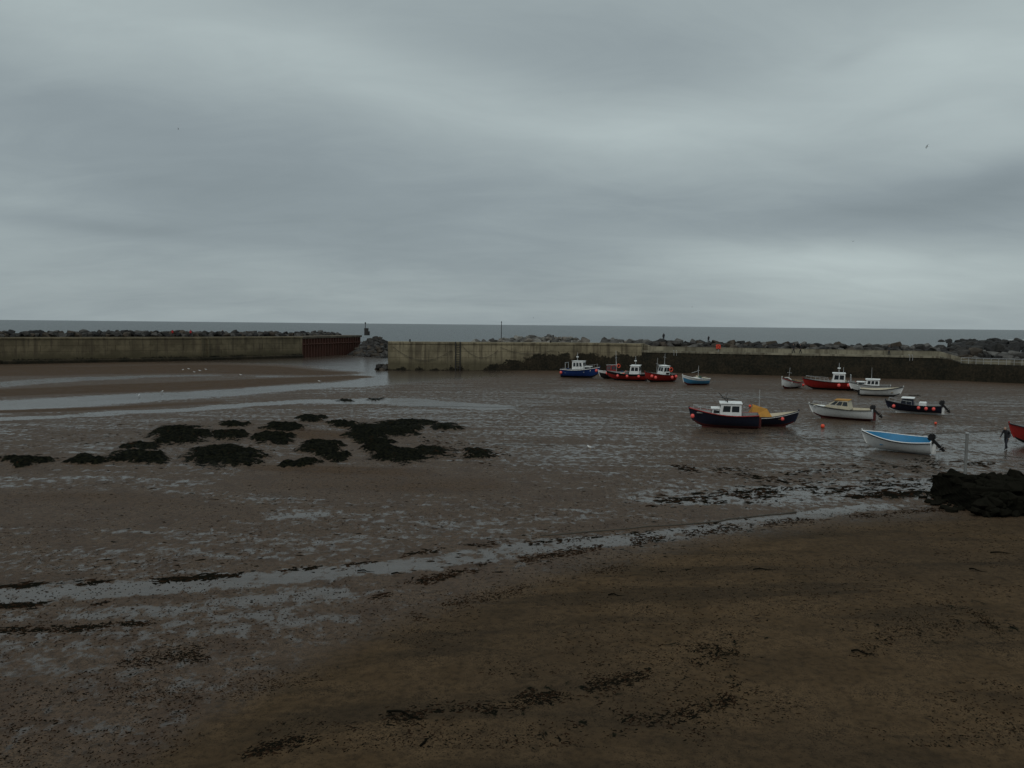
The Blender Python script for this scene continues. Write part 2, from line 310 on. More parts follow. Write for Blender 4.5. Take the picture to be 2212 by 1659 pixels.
sweep("pier_toe",[LP[1]-Vector((0,.0)),LP[2],LP[3]],[[(-.5,-1),(-.5,.55),(-.02,.8),(-.02,-1)]]*3,Wl,lp)
a=LP[3];c=LP[4]; L=(c-a).length; d=(c-a)/L; nrm=Vector((-d.y,d.x)); V=[];n=0; s=0; per=1.5
pts=[]
while s<L:
    for o,st in ((0,0),(0,.35),(.45,.15),(.45,.35)): 
        pts.append(a+d*min(s,L)+nrm*o); s+=(per*([.35,.15,.35,.15][[(0,0),(0,.35),(.45,.15),(.45,.35)].index((o,st))]))
for q in pts: V+=[(q.x,q.y,-1.5),(q.x,q.y,4.9)]
rust=paint("rusty_steel",(.095,.040,.028),.8,.8,.6,.2)
ps=mesh("sheet_piling",V,[(2*i,2*i+2,2*i+3,2*i+1) for i in range(len(pts)-1)],rust,lp)
sweep("piling_cap",[LP[3],LP[4]],[[(-.15,4.9),(-.15,5.45),(6,5.45),(6,4.9)]]*2,wallmat("cap_concrete",-3,(.16,.135,.10)),lp)
sweep("piling_fill",[LP[3],LP[4]],[[(.7,-1.5),(.7,4.88),(6,4.88),(6,-1.5)]]*2,rust,lp)
tube("waling_beam",[(a.x-nrm.x*.08,a.y-nrm.y*.08,3.4),(c.x-nrm.x*.08,c.y-nrm.y*.08,3.4)],.14,rust,lp)
A0=G(838,800).xy; A1=Vector((17,159.4)); A2=Vector((25.4,156.7)); B1=Vector((47.3,149.6)); B2=Vector((75.6,141)); B3=Vector((78.5,138.8)); C1=Vector((85.8,133.6)); C2=Vector((140,90))
hw=empty("harbour_wall",(0,0,0))
sweep("wall_head",[A0,A1,A2],[prof(-2,5.5,5,1)]*3,Wa,hw)
sweep("lower_wall",[A2+(B1-A2).normalized()*.02,B1,B2,B3,C1,C2],[[(0,-2),(0,4.2),(9,4.2),(9,-2)]]*3+[[(0,-2),(0,3.0),(9,3.0),(9,-2)]]*3,Wb,hw)
sweep("parapet",[A2+(B1-A2).normalized()*.03,A2+(B1-A2).normalized()*1.6,B1,B2,B3,C1,C2],[[(2.2,4.21),(2.2,5.5),(2.75,5.5),(2.75,4.21)]]+[[(2.2,4.21),(2.2,5.02),(2.75,5.02),(2.75,4.21)]]*3+[[(2.2,3.01),(2.2,3.8),(2.75,3.8),(2.75,3.01)]]*3,Wc,hw)
dark=paint("dark_iron",(.03,.028,.026),.7); galv=paint("galvanised_steel",(.42,.43,.43),.5,.3)
sweep("coping",[A2+(B1-A2).normalized()*.05,B1,B2],[[(-.12,3.86),(-.12,4.215),(.5,4.215),(.5,3.86)]]*3,Wc,hw)
rp=[B3,C1,C2]
tube("handrail",[(q.x-.2,q.y+.2,4.05) for q in rp],.04,galv,hw); tube("handrail_mid",[(q.x-.2,q.y+.2,3.55) for q in rp],.025,galv,hw)
for i in range(9):
    q=B3.lerp(C1,i/8); tube("rail_post",[(q.x-.2,q.y+.2,3.0),(q.x-.2,q.y+.2,4.05)],.03,galv,hw)
def wallpt(px,off=-.15,seg=(A0,A1)):
    k=(px-1106)/F; a,c=seg; d=c-a; t=(k*a.y-a.x)/(d.x-k*d.y); q=a+d*t; nn=Vector((-d.y,d.x)).normalized(); return q+nn*off
for px in (983,993):
    q=wallpt(px,-.3); tube("ladder_rail",[(q.x,q.y,0),(q.x,q.y,5.6)],.11,dark,hw)
for i in range(11):
    q=wallpt(983,-.3); q2=wallpt(993,-.3); tube("ladder_rung",[(q.x,q.y,.4+i*.45),(q2.x,q2.y,.4+i*.45)],.05,dark,hw)
for p0,p1,sag in ((848,975,2.9),(1000,1075,2.2),(1080,1190,1.2)):
    ps=[]
    for i in range(17):
        u=i/16; q=wallpt(p0+(p1-p0)*u,-.18); ps.append((q.x,q.y,4.6-sag*4*u*(1-u)*.8-(.6*u)))
    tube("hanging_chain",ps,.03,dark,hw)
for px in (885,1190):
    q=wallpt(px,.8); tube("bollard",[(q.x,q.y,5.5),(q.x,q.y,5.9),(q.x,q.y,6.0)],[.14,.14,.22],dark,hw)
# ------------------------------------------------------------------ rock armour
def templ():
    bm=bmesh.new()
    for i in range(18):
        v=rs.normal(size=3); v/=np.abs(v).max()**.75*np.linalg.norm(v)**.25; v+=rs.normal(size=3)*.08; bm.verts.new(v*.55)
    r=bmesh.ops.convex_hull(bm,input=bm.verts[:]); 
    for v in [v for v in bm.verts if not v.link_faces]: bm.verts.remove(v)
    bmesh.ops.dissolve_limit(bm,angle_limit=.3,verts=bm.verts[:],edges=bm.edges[:])
    bmesh.ops.bevel(bm,geom=bm.edges[:],offset=.04,segments=1,affect='EDGES')
    bm.verts.ensure_lookup_table(); bm.verts.index_update()
    V=np.array([v.co[:] for v in bm.verts]); Fs=[[v.index for v in f.verts] for f in bm.faces]; bm.free(); return V,Fs
T=[templ() for _ in range(14)]
def rocks(name,items,mats,parent=None):
    V=[];Fs=[];mi=[];o=0
    for (x,y,z,s) in items:
        tv,tf=T[rs.randint(14)]; e=rs.uniform(0,6.28,3)
        R3=np.array(Matrix.Rotation(e[0],3,'Z')@Matrix.Rotation((e[1]-3)*.12,3,'X')@Matrix.Rotation((e[2]-3)*.12,3,'Y'))
        sc=np.array([1.25,1,.8])*s*rs.uniform(.85,1.2,3); q=(tv*sc)@R3.T+np.array([x,y,z]); V.append(q)
        Fs+= [[i+o for i in f] for f in tf]; k=rs.randint(len(mats)); mi+=[k]*len(tf); o+=len(q)
    return mesh(name,np.concatenate(V),Fs,mats,parent,mi)
def rockmat(n,c):
    mt,nt,b=newmat(n); p=nt.pos(); a=nt.noise(p,.7,6,.65); c2=nt.noise(p,5,5,.7)
    cc=nt.mix(nt.mr(a,.35,.65),c,tuple(q*.5 for q in c)); cc=nt.mix(nt.M('MULTIPLY',nt.mr(c2,.5,.7),.5),cc,(.03,.03,.028))
    nt.set(b.inputs['Base Color'],cc); b.inputs['Roughness'].default_value=.85; b.inputs['Specular IOR Level'].default_value=.2
    bp=nt.add('ShaderNodeBump'); bp.inputs['Distance'].default_value=.1; nt.set(bp.inputs['Height'],c2); nt.l.new(bp.outputs[0],b.inputs['Normal']); return mt
RD=[rockmat("rock_dark",(.050,.047,.043)),rockmat("rock_grey",(.085,.08,.073)),rockmat("rock_brown",(.075,.060,.045)),rockmat("rock_black",(.032,.031,.030))]
RLt=[rockmat("rock_pale",(.25,.24,.215)),rockmat("rock_tan",(.19,.17,.145)),rockmat("rock_mid",(.13,.125,.115))]
def along(pts,off,step):
    out=[]
    for a,c in zip(pts[:-1],pts[1:]):
        d=c-a; L=d.length; d/=L; nn=Vector((-d.y,d.x)); s=0
        while s<L: out.append(a+d*s+nn*off); s+=step*random.uniform(.8,1.2)
    return out
it=[]
for off,z,sz in ((7.2,5.7,1.4),(9.3,6.0,1.5),(11.5,5.7,1.7),(13.8,4.6,2.2),(16,3,2.3),(18.5,1.4,2.3),(21,.1,2.3)):
    for q in along(LP[:4],off,sz*.9): it.append((q.x+random.uniform(-.5,.5),q.y,z+random.uniform(-.15,.2),sz*random.uniform(.85,1.15)))
for off,z,sz in ((7.2,5.5,1.3),(9.3,5.7,1.5),(12,4.2,2.1),(15,2,2.3)):
    for q in along(LP[3:],off,sz*1.1): it.append((q.x,q.y,z+random.uniform(-.2,.2),sz*random.uniform(.8,1.2)))
rocks("rock_armour",it,RD)
it=[]
hc=Vector((-39.5,231))
for i in range(380):
    a_=random.uniform(0,6.28); r_=14*math.sqrt(random.random()); x=hc.x+math.cos(a_)*r_*.5; y=hc.y+math.sin(a_)*r_
    z=5.3*(1-(r_/14)**1.2)-.6
    if x<-45.5 and y<237: continue
    it.append((x,y,z,random.uniform(1.1,2.0)))
rocks("rock_mound",it,RD[:3]+[RD[0]])
it=[(A0.x+random.uniform(-2.2,-.2),A0.y+random.uniform(-.5,5),random.uniform(-.1,.7),random.uniform(.7,1.5)) for i in range(22)]
rocks("toe_rocks",it,RD)
it=[]
for off in np.arange(6,20,1.4):
    for q in along([A0,A1,A2],off,1.1):
        pxx=1106+F*q.x/q.y; 
        if pxx<985: continue
        crest=4.6+2.0*min(1,max(0,(pxx-985)/130)); z=crest-abs(off-9)*.28+random.uniform(-.3,.3)
        if pxx>1180: z-=.5*min(1,(pxx-1180)/120)
        it.append((q.x,q.y,z-.35,random.uniform(.8,1.7)))
rocks("rock_armour",it,RLt+[RD[1]])
it=[]
for off,z,sz in ((4.2,4.6,1.6),(5.6,5.2,1.4),(7.4,5.4,1.6),(9.6,5.0,1.9),(12,4.2,2.2),(14.5,2.6,2.3),(17,1.0,2.3),(20,0,2.3)):
    for q in along([A2,B1,B2],off,sz*.95): it.append((q.x,q.y,z+random.uniform(-.2,.25),sz*random.uniform(.8,1.2)))
for off,z,sz in ((4.4,3.4,1.6),(6.2,4.0,1.7),(8.4,4.3,1.9),(11,4.0,2.1),(14,3,2.3),(17,1.0,2.3)):
    for q in along([B2,B3,C1,C2],off,sz*.95): it.append((q.x,q.y,z+random.uniform(-.3,.3),sz*random.uniform(.8,1.2)))
for i in range(150):
    a_=random.uniform(.3,2.0); r_=random.uniform(4.5,17); z=4.9-abs(r_-8)*.32
    it.append((B2.x+math.cos(a_)*r_,B2.y+math.sin(a_)*r_,z+random.uniform(-.3,.3),random.uniform(1.4,2.3)))
rocks("rock_armour",it,RD+[RLt[2]])
it=[]
for i in range(900):
    y=random.uniform(330,620); x=y*random.uniform(.535,1.0)+ (620-y)*.02
    if x/y<.55+ (y-330)*.0001: 
        if random.random()<.6: continue
    it.append((x,y,random.uniform(-.9,.3),random.uniform(2,6)))
rf=rocks("rocky_reef",it,[RD[0],RD[3]]); 
foam=paint("sea_foam",(.75,.78,.78),.9,.2)
V=[];Fs=[]
def foamline(x0,x1,y0,wd,seed):
    n=90; b0=len(V)
    for i in range(n):
        x=x0+(x1-x0)*i/(n-1); j=fbm(np.array([x*1.0]),np.array([seed*9.0]),.06,3,seed)[0]; th=max(.02,(j-.35))*wd
        yy=y0+j*25; V.append((x,yy-th,-.3)); V.append((x,yy,-.05+th*.10)); V.append((x,yy+th,-.3))
    for i in range(n-1):
        for k in (0,1): a=b0+i*3+k; Fs.append((a,a+3,a+4,a+1))
foamline(402,600,640,30,3); foamline(440,600,700,18,5)
mesh("breaking_surf",V,Fs,foam)
# ------------------------------------------------------------------ boats
white=paint("white_paint",(.78,.79,.77),.45,.38); navy=paint("navy_paint",(.012,.016,.032),.4,.3); red=paint("red_paint",(.30,.018,.015),.45,.5)
dred=paint("dark_red_antifoul",(.10,.016,.014),.7,.6); blue=paint("blue_paint",(.012,.045,.19),.45,.4); lblue=paint("light_blue_paint",(.05,.21,.36),.45,.4)
black=paint("black_paint",(.012,.012,.013),.45,.3); grey=paint("grey_deck",(.22,.22,.21),.7,.5); orange=paint("orange_plastic",(.80,.09,.04),.45,.3)
pink=paint("fluorescent_buoy",(.85,.12,.10),.5,.3); yel=paint("ochre_tarpaulin",(.42,.20,.03),.8,.5); tanw=paint("tan_wood",(.25,.16,.08),.6,.5)
cyan=paint("bright_blue_interior",(.02,.20,.38),.5,.4); green=paint("green_net",(.02,.10,.06),.9,.5); cream=paint("cream_paint",(.52,.47,.35),.5,.4)
glass,gnt,gb=newmat("window_glass"); gb.inputs['Base Color'].default_value=(.02,.026,.03,1); gb.inputs['Roughness'].default_value=.08
rope=paint("rope",(.05,.045,.035),.9)
def hull(L,B,Hh,bot,side,strake,inside,par,sheer=.38,deck=.55,trans=.74):
    n=22; rows=[0,.12,.26,.42,.58,.74,.87,1.0]; V=[];Fs=[];mi=[]
    def hb(t): 
        return B/2*((trans+(1-trans)*math.sin(math.pi/2*min(t/.42,1))) if t<.42 else max(.015,1-((t-.42)/.58)**2.3))
    def gz(t): return Hh*(1+sheer*max(0,t-.25)**2*1.6+.10*(1-t)**3)
    def kz(t): return 0 if t<.78 else ((t-.78)/.22)**2.2*Hh*.42
    for i in range(n):
        t=i/(n-1); ex=.42+.55*t**2
        for j,s in enumerate(rows):
            z=kz(t)+(gz(t)-kz(t))*s**1.25; x=-L/2+L*.93*t+L*.07*(t**5)*(s**.8)*1.0
            V.append((x,hb(t)*(s**ex),z))
        dz=Hh*deck+ (gz(t)-Hh)*.35; ih=max(.004,hb(t)-.07); x=-L/2+L*.93*t+L*.07*t**5-(.09 if t>.97 else 0)+(.06 if i==0 else 0)
        sd_=max(0,(dz-kz(t))/(gz(t)-kz(t)))**.8; dy=max(.003,hb(t)*sd_**ex-.07); x2=-L/2+L*.93*t+L*.07*(t**5)*(sd_**.8)-(.12 if t>.9 else 0)+(.06 if i==0 else 0)
        V.append((x,ih,gz(t)+.005)); V.append((x2,dy,dz)); V.append((x2,0,dz+.02))
    k=len(rows)+3; N=n*k
    for v in list(V): V.append((v[0],-v[1],v[2]))
    for sgn in (0,1):
        for i in range(n-1):
            for j in range(k-1):
                a=i*k+j+sgn*N; f=(a,a+k,a+k+1,a+1); Fs.append(f if sgn else f[::-1])
                mi.append(0 if j<2 else 1 if j<5 else 2 if j<7 else 3)
    for j in range(len(rows)-1):
        Fs.append((j,j+1,j+1+N,j+N)); mi.append(0 if j<2 else 1 if j<5 else 2)
    a=len(rows)-1; Fs.append((a,a+1,a+1+N,a+N)); mi.append(2); Fs.append((a+1,a+2,a+2+N,a+1+N)); mi.append(3)
    o=mesh("hull",V,Fs,[bot,side,strake,inside],par,mi); bm=bmesh.new(); bm.from_mesh(o.data); bmesh.ops.remove_doubles(bm,verts=bm.verts[:],dist=.001); bmesh.ops.recalc_face_normals(bm,faces=bm.faces); bm.to_mesh(o.data); bm.free()
    o.data.polygons.foreach_set('use_smooth',[True]*len(o.data.polygons)); 
    md=o.modifiers.new("es",'EDGE_SPLIT'); md.split_angle=math.radians(40)
    for sg in (1,-1):
        tube("rubbing_rail",[(-L/2+L*.93*t+L*.07*t**5,sg*(hb(t)+.01),gz(t)-.03) for t in [i/21 for i in range(22)]],.045,strake if strake!=side else black,par)
    tube("stem_post",[(-L/2+L*.93*1+L*.07*s**.8+.01,0,kz(1)+(gz(1)-kz(1))*s**1.25) for s in (0,.25,.5,.75,1.0)]+[(L/2+.02,0,gz(1)+.14)],.055,strake,par)
    box("keel",(-L*.08,0,-.02),(L*.78,.09,.16),bot,par,.01)
    box("rudder",(-L/2-.13,0,Hh*.42),(.24,.05,Hh*.85),bot,par,.01)
    return gz,hb,Hh*deck
def house(par,x,l,w_,h,z,col=None,roof=None,slope=.18,nw=2):
    col=col or white; roof=roof or white
    V=[]; 
    x0,x1=x-l/2,x+l/2; y=w_/2
    V=[(x0,-y,z),(x1,-y,z),(x1,y,z),(x0,y,z),(x0+.03,-y*.93,z+h),(x1-slope*h,-y*.93,z+h),(x1-slope*h,y*.93,z+h),(x0+.03,y*.93,z+h)]
    mesh("wheelhouse",V,[(0,1,5,4),(1,2,6,5),(2,3,7,6),(3,0,4,7),(4,5,6,7)],col,par)
    box("roof",((x0+x1-slope*h)/2+.04,0,z+h+.04),(l-slope*h+.22,w_*.93+.16,.075),roof,par,.03)
    zl,zh=.52,.88
    def pt(u,v,side):
        yy=(y*(1-.07*v)+.012)*side; xa=x0+.03*v; xb=x1-slope*h*v; return (xa+(xb-xa)*u,yy,z+h*v)
    for side in (1,-1):
        for i in range(nw):
            u0=.1+i*.84/nw; u1=u0+.84/nw-.07
            mesh("side_window",[pt(u0,zl,side),pt(u1,zl,side),pt(u1,zh,side),pt(u0,zh,side)],[(0,1,2,3)],glass,par)
    for i in range(2):
        a=-.82+i*.88; b_=a+.76
        for xx,sl,off in ((x1,-slope*h,.012),(x0,.03,-.012)):
            mesh("front_window",[(xx+sl*zl+off,a*y*.97,z+h*zl),(xx+sl*zl+off,b_*y*.97,z+h*zl),(xx+sl*zh+off,b_*y*.95,z+h*zh),(xx+sl*zh+off,a*y*.95,z+h*zh)],[(0,1,2,3)],glass,par)
    return z+h
def mast(par,x,z,h,rad=.04,radar=False,lean=0,y=0):
    tube("mast",[(x,y,z),(x+lean,y,z+h)],[rad,rad*.55],galv,par)
    tube("crosstree",[(x+lean*.7,y-.35,z+h*.7),(x+lean*.7,y+.35,z+h*.7)],.022,galv,par)
    if radar: tube("radar_dome",[(x+lean*.5,y,z+h*.45),(x+lean*.5,y,z+h*.45+.16)],[.22,.2],white,par)
def floats(par,lst,r=.2,mt=None):
    for c in lst: ball("buoy",c,r,mt or pink,par,(1,1,1.15)); ball("buoy_eye",(c[0],c[1],c[2]+r*1.2),r*.28,dark,par)
def clutter(par,L,B,z,n=9,seed=1):
    rnd=random.Random(seed); cols=[orange,blue,green,cream,grey,tanw,black]
    for i in range(n):
        x=rnd.uniform(-L*.42,L*.02); y=rnd.uniform(-B*.28,B*.28); s=rnd.uniform(.28,.5); zz=z+rnd.choice((0,0,.3))
        if rnd.random()<.65: 
            box("fish_box",(x,y,zz+s*.3),(s*1.3,s*.9,s*.6),rnd.choice(cols),par,.03,rot=(0,0,rnd.uniform(0,3)),taper=1.1)
        else:
            box("lobster_pot",(x,y,zz+s*.35),(s*1.2,s*.8,s*.6),green,par,.12)
def rail(par,gz,hb,L,t0,t1,h=.55,n=6):
    P=[]
    for i in range(n):
        t=t0+(t1-t0)*i/(n-1); P.append((-L/2+L*.93*t+L*.07*t**5,hb(t)-.03,gz(t)))
    for sg in (1,-1):
        tube("guard_rail",[(a,sg*b_,c+h) for a,b_,c in P],.018,galv,par)
        for a,b_,c in P: tube("stanchion",[(a,sg*b_,c),(a,sg*b_,c+h)],.015,galv,par)
def outboard(par,L,z,tilt=-.9,col=None):
    e=bpy.data.objects.new("outboard_motor",None); link(e,par); e.location=(-L/2-.12,0,z); e.rotation_euler=(0,-tilt,0)
    c=col or black
    box("cowling",(-.12,0,.36),(.62,.36,.46),c,e,.12,taper=.86); box("leg",(-.05,0,-.2),(.2,.12,.75),c,e,.03); box("cavitation_plate",(-.12,0,-.48),(.42,.2,.03),c,e,.01)
    tube("gearcase",[(.14,0,-.66),(0,0,-.66),(-.26,0,-.66)],[.03,.075,.04],c,e); box("skeg",(-.05,0,-.8),(.2,.02,.22),c,e,.008)
    for k in range(3):
        a=k*2.094; box("propeller_blade",(-.28,math.cos(a)*.09,-.66+math.sin(a)*.09),(.02,.07,.15),galv,e,.006,rot=(a+1.57,0,.4))
    box("clamp",(.12,0,.05),(.14,.26,.24),dark,e,.02)
def boat(name,px,py,head,roll=0):
    g=G(px,py); return empty(name,(g.x,g.y,float(H(np.array([g.x]),np.array([g.y]))[0])+.06),math.radians(head),math.radians(roll))
b=boat("fishing_boat",1562,924,168,-3); gz,hb,dz=hull(6.0,2.2,1.15,dred,navy,navy,grey,b,.5)
tube("red_rail",[(-3.0+5.58*t+.42*t**5,hb(t)+.03,gz(t)-.02) for t in [i/21 for i in range(22)]],.05,red,b); tube("red_rail",[(-3.0+5.58*t+.42*t**5,-hb(t)-.03,gz(t)-.02) for t in [i/21 for i in range(22)]],.05,red,b)
zt=house(b,-.5,2.0,1.5,1.45,dz+.1,nw=2); box("foredeck",(1.5,0,1.30),(1.7,1.1,.12),grey,b,.05)
house(b,.65,.9,1.2,.75,dz+.3,nw=1)
tube("aerial",[(-.4,.2,zt),(.5,.2,zt+.95)],.03,dark,b); tube("aerial",[(-.1,-.3,zt),(-.3,-.3,zt+.9)],.02,dark,b); tube("radar_bar",[(-.9,.2,zt+.35),(.25,.2,zt+.5)],.04,dark,b); tube("radar_post",[(-.3,.2,zt),(-.3,.2,zt+.45)],.04,dark,b)
floats(b,[(2.7,.62,1.0)],.18); clutter(b,6,2,dz,4,3); rail(b,gz,hb,6.0,.6,.95,.35,5)
b=boat("fishing_boat",1655,921,-6,3); gz,hb,dz=hull(5.6,2.0,.85,dred,navy,navy,cream,b,.75)
for sg in (1,-1): tube("white_strake",[(-2.8+5.2*t+.4*t**5,sg*(hb(t)+.02),gz(t)-.09) for t in [i/21 for i in range(22)]],.03,white,b)
V=[(-1.5,-.95,.95),(-1.5,.95,.95),(.3,.95,.95),(.3,-.95,.95),(-1.3,0,1.95),(.0,0,1.55),(-1.3,-.35,1.75),(-1.2,.35,1.8)]
mesh("tarpaulin",V,[(0,3,5,6),(6,5,4),(2,1,7,5),(5,7,4),(1,0,6,4,7),(3,2,5)],yel,b); mast(b,-.7,.7,2.6,.045); floats(b,[(1.2,-.95,.8),(.4,1.0,.8)],.15)
box("thwart",(1.0,0,.72),(.25,1.4,.05),tanw,b)
b=boat("cabin_cruiser",1815,905,146,-2); gz,hb,dz=hull(6.0,2.2,1.0,dred,white,white,cream,b,.35)
V=[(-1.0,-.85,1.0),(-1.0,.85,1.0),(1.5,.6,1.15),(1.5,-.6,1.15),(-.8,-.72,1.85),(-.8,.72,1.85),(.4,.6,1.85),(.4,-.6,1.85)]
mesh("cabin",V,[(0,3,7,4),(1,5,6,2),(2,6,7,3),(0,4,5,1),(4,7,6,5)],cream,b)
for sg in (1,-1):
    for u0,u1 in ((.06,.32),(.37,.62),(.68,.9)):
        def q(u,v): 
            a=Vector((-1.0+2.5*u,sg*(.85-.25*u),1.0+.15*u)); t_=Vector((-.8+1.2*u,sg*(.72-.12*u),1.85)); c=a.lerp(t_,v); c.y+=sg*.015; return c
        mesh("cabin_window",[q(u0,.4),q(u1,.4),q(u1,.88),q(u0,.88)],[(0,1,2,3)],glass,b)
mesh("windscreen",[(1.1,-.52,1.42),(1.1,.52,1.42),(.5,.5,1.8),(.5,-.5,1.8)],[(0,1,2,3)],glass,b).location=(.02,0,.02)
box("cabin_roof",(-.2,0,1.88),(1.4,1.4,.06),yel,b,.02); box("foredeck",(1.9,0,1.16),(1.2,.9,.06),white,b,.03)
outboard(b,6.0,.95,-.8); rail(b,gz,hb,6.0,.55,.95,.3,5)
b=boat("motor_boat",1972,893,148,-3); gz,hb,dz=hull(5.4,2.0,.9,white,navy,navy,grey,b,.4)
house(b,.6,1.3,1.2,.85,.7,navy,white,.3,1); outboard(b,5.4,.9,-.7); floats(b,[(1.8,.75,.7),(-.6,.98,.7),(-1.3,.98,.66),(-2.0,.95,.66)],.17); rail(b,gz,hb,5.4,.55,.95,.35,5)
box("console",(-.9,0,.95),(.7,.9,.5),white,b,.05)
b=boat("rowing_boat",1936,975,143,-9); gz,hb,dz=hull(4.7,2.0,.9,white,white,white,cyan,b,.5,.35)
for sg in (1,-1): tube("gunwale_trim",[(-2.35+4.37*t+.33*t**5,sg*(hb(t)-.0),gz(t)+.02) for t in [i/21 for i in range(22)]],.035,white,b)
for x in (-1.4,-.2,.9): box("thwart",(x,0,.50),(.26,1.4 if x<.5 else 1.1,.05),cyan,b)
outboard(b,4.7,.9,-.75); tube("oar",[(-1.8,.3,.60),(1.0,.2,.64)],.03,tanw,b)
b=boat("fishing_boat",1254,816,-22,0); gz,hb,dz=hull(6.8,2.6,1.35,black,blue,blue,grey,b,.5); zt=house(b,-.2,2.2,1.8,1.85,dz+.2,nw=3); mast(b,-.6,zt,1.5,.05,True); box("gantry",(-2.5,0,2.5),(.1,2.0,.1),galv,b)
for sg in (1,-1): tube("white_strake",[(-3.4+6.32*t+.48*t**5,sg*(hb(t)+.02),gz(t)-.12) for t in [i/21 for i in range(22)]],.05,red if sg>0 else white,b)
for y in (-.9,.9): tube("gantry_leg",[(-2.5,y,dz),(-2.5,y,2.5)],.05,galv,b)
clutter(b,6.8,2.6,dz+.3,14,4); floats(b,[(-3.3,.9,.9),(-3.2,-1.1,.8),(3.0,-.7,1.3)],.24); rail(b,gz,hb,6.8,.5,.95,.5,6); house(b,1.4,1.2,1.3,.7,dz+.45,nw=1)
b=boat("fishing_boat",1352,822,158,-3); gz,hb,dz=hull(6.6,2.4,1.1,black,red,black,grey,b,.4); zt=house(b,-1.5,1.7,1.6,1.7,dz+.15,nw=2); mast(b,-1.6,zt,1.6,.04,True); mast(b,1.6,dz,2.4,.045); clutter(b,6.6,2.4,dz+.3,10,6); floats(b,[(-.5,1.25,.8),(1.1,1.2,.8),(-2.4,1.15,.8)],.22)
for i in range(6): box("fish_box",(.4+.45*(i%3),-.3+.6*(i//3),dz+.35),(.4,.55,.35),[orange,cream,blue][i%3],b,.03)
b=boat("fishing_boat",1322,818,205,4); gz,hb,dz=hull(5.4,2.1,1.0,black,black,white,grey,b,.5); zt=house(b,.1,1.4,1.4,1.6,dz+.1,red,white,nw=2); mast(b,-.9,dz,4.2,.05); clutter(b,5.4,2.1,dz+.2,9,8); floats(b,[(-2.4,.6,1.0),(1.6,1.0,.9)],.22)
ringp=[(-.9+.3*math.cos(a),.75,2.1+.3*math.sin(a)) for a in [k*.524 for k in range(12)]]; tube("lifebuoy",ringp,.07,orange,b,True)
b=boat("fishing_boat",1424,825,205,-4); gz,hb,dz=hull(5.8,2.3,1.15,black,red,red,grey,b,.5); zt=house(b,-.7,1.5,1.5,1.75,dz+.15,nw=2); mast(b,-.8,zt,2.0,.04); mast(b,.6,dz,3.2,.04); clutter(b,5.8,2.3,dz+.3,10,12); floats(b,[(2.1,.85,1.0),(1.5,1.05,.8),(-2.5,1.0,.9),(-1.6,1.2,.8)],.24)
for x0,z0 in ((-1.6,2.0),): tube("lifebuoy",[(x0+.3*math.cos(a),.8,z0+.3*math.sin(a)) for a in [k*.524 for k in range(12)]],.07,orange,b,True)
b=boat("fishing_boat",1501,832,200,-3); gz,hb,dz=hull(4.6,1.9,.95,dred,lblue,white,cream,b,.7); mast(b,-.5,dz,2.4,.05); tube("boom",[(-.5,0,dz+1.6),(.7,0,dz+1.3)],.03,galv,b); clutter(b,4.6,1.8,dz+.2,7,5); box("engine_cover",(-.3,0,.9),(.9,.8,.5),white,b,.05)
b=boat("fishing_boat",1706,839,222,-5); gz,hb,dz=hull(5.2,2.0,1.0,dred,white,white,tanw,b,.8); tube("red_stripe",[(-2.6+4.84*t+.36*t**5,hb(t)+.02,gz(t)-.16) for t in [i/21 for i in range(22)]],.05,red,b); mast(b,.6,dz,2.5,.04); clutter(b,5.2,1.9,dz+.2,7,15); floats(b,[(-2.0,1.0,.5)],.2); tube("hoop",[(1.0,math.cos(a)*.8,.9+math.sin(a)*.7) for a in [k*.31 for k in range(11)]],.05,white,b)
b=boat("fishing_boat",1790,842,160,-2); gz,hb,dz=hull(7.2,2.5,1.15,black,red,red,grey,b,.4); zt=house(b,-1.2,1.9,1.7,1.75,dz,nw=2); mast(b,-1.3,zt,1.5,.05,True); mast(b,-1.9,zt,.9,.04); clutter(b,7.2,2.5,dz+.2,8,18); floats(b,[(-1.3,1.28,.75),(-2.6,1.2,.8)],.24); rail(b,gz,hb,7.2,.55,.95,.4,6); box("gantry",(-2.9,0,2.2),(.08,1.8,.08),galv,b)
for y in (-.8,.8): tube("gantry_leg",[(-2.9,y,dz),(-2.9,y,2.2)],.04,galv,b)
b=boat("fishing_boat",1878,848,155,-2); gz,hb,dz=hull(5.4,2.1,1.0,black,white,white,grey,b,.4); zt=house(b,-.3,1.9,1.5,1.25,dz,nw=3); mast(b,-.2,zt,1.7,.03); house(b,1.1,1.1,1.1,.5,dz+.35,nw=1); clutter(b,5.4,2.1,dz,4,19)
b=boat("rowing_boat",1903,856,-24,4); gz,hb,dz=hull(5.2,1.9,.85,black,white,white,cream,b,.6,.4)
for sg in (1,-1): tube("black_trim",[(-2.6+4.84*t+.36*t**5,sg*(hb(t)+.02),gz(t)-.02) for t in [i/21 for i in range(22)]],.06,black,b)
for x in (-1.2,.2,1.3): box("thwart",(x,0,.58),(.26,1.2,.05),tanw,b)
b=boat("fishing_boat",2276,965,150,-2); gz,hb,dz=hull(6.0,2.2,1.1,black,red,red,grey,b,.5); house(b,-.8,1.6,1.5,1.4,dz)
for px,py,r in ((1777,925,.18),(1000,797,.3),(1620,880,.15),(2021,917,.12)):
    g=G(px,py); e=empty("mooring_buoy",(g.x,g.y,0)); ball("float",(0,0,r),r,orange,e,(1,1,1.1)); tube("eye",[(0,0,r*2),(0,0,r*2.3)],r*.2,dark,e)
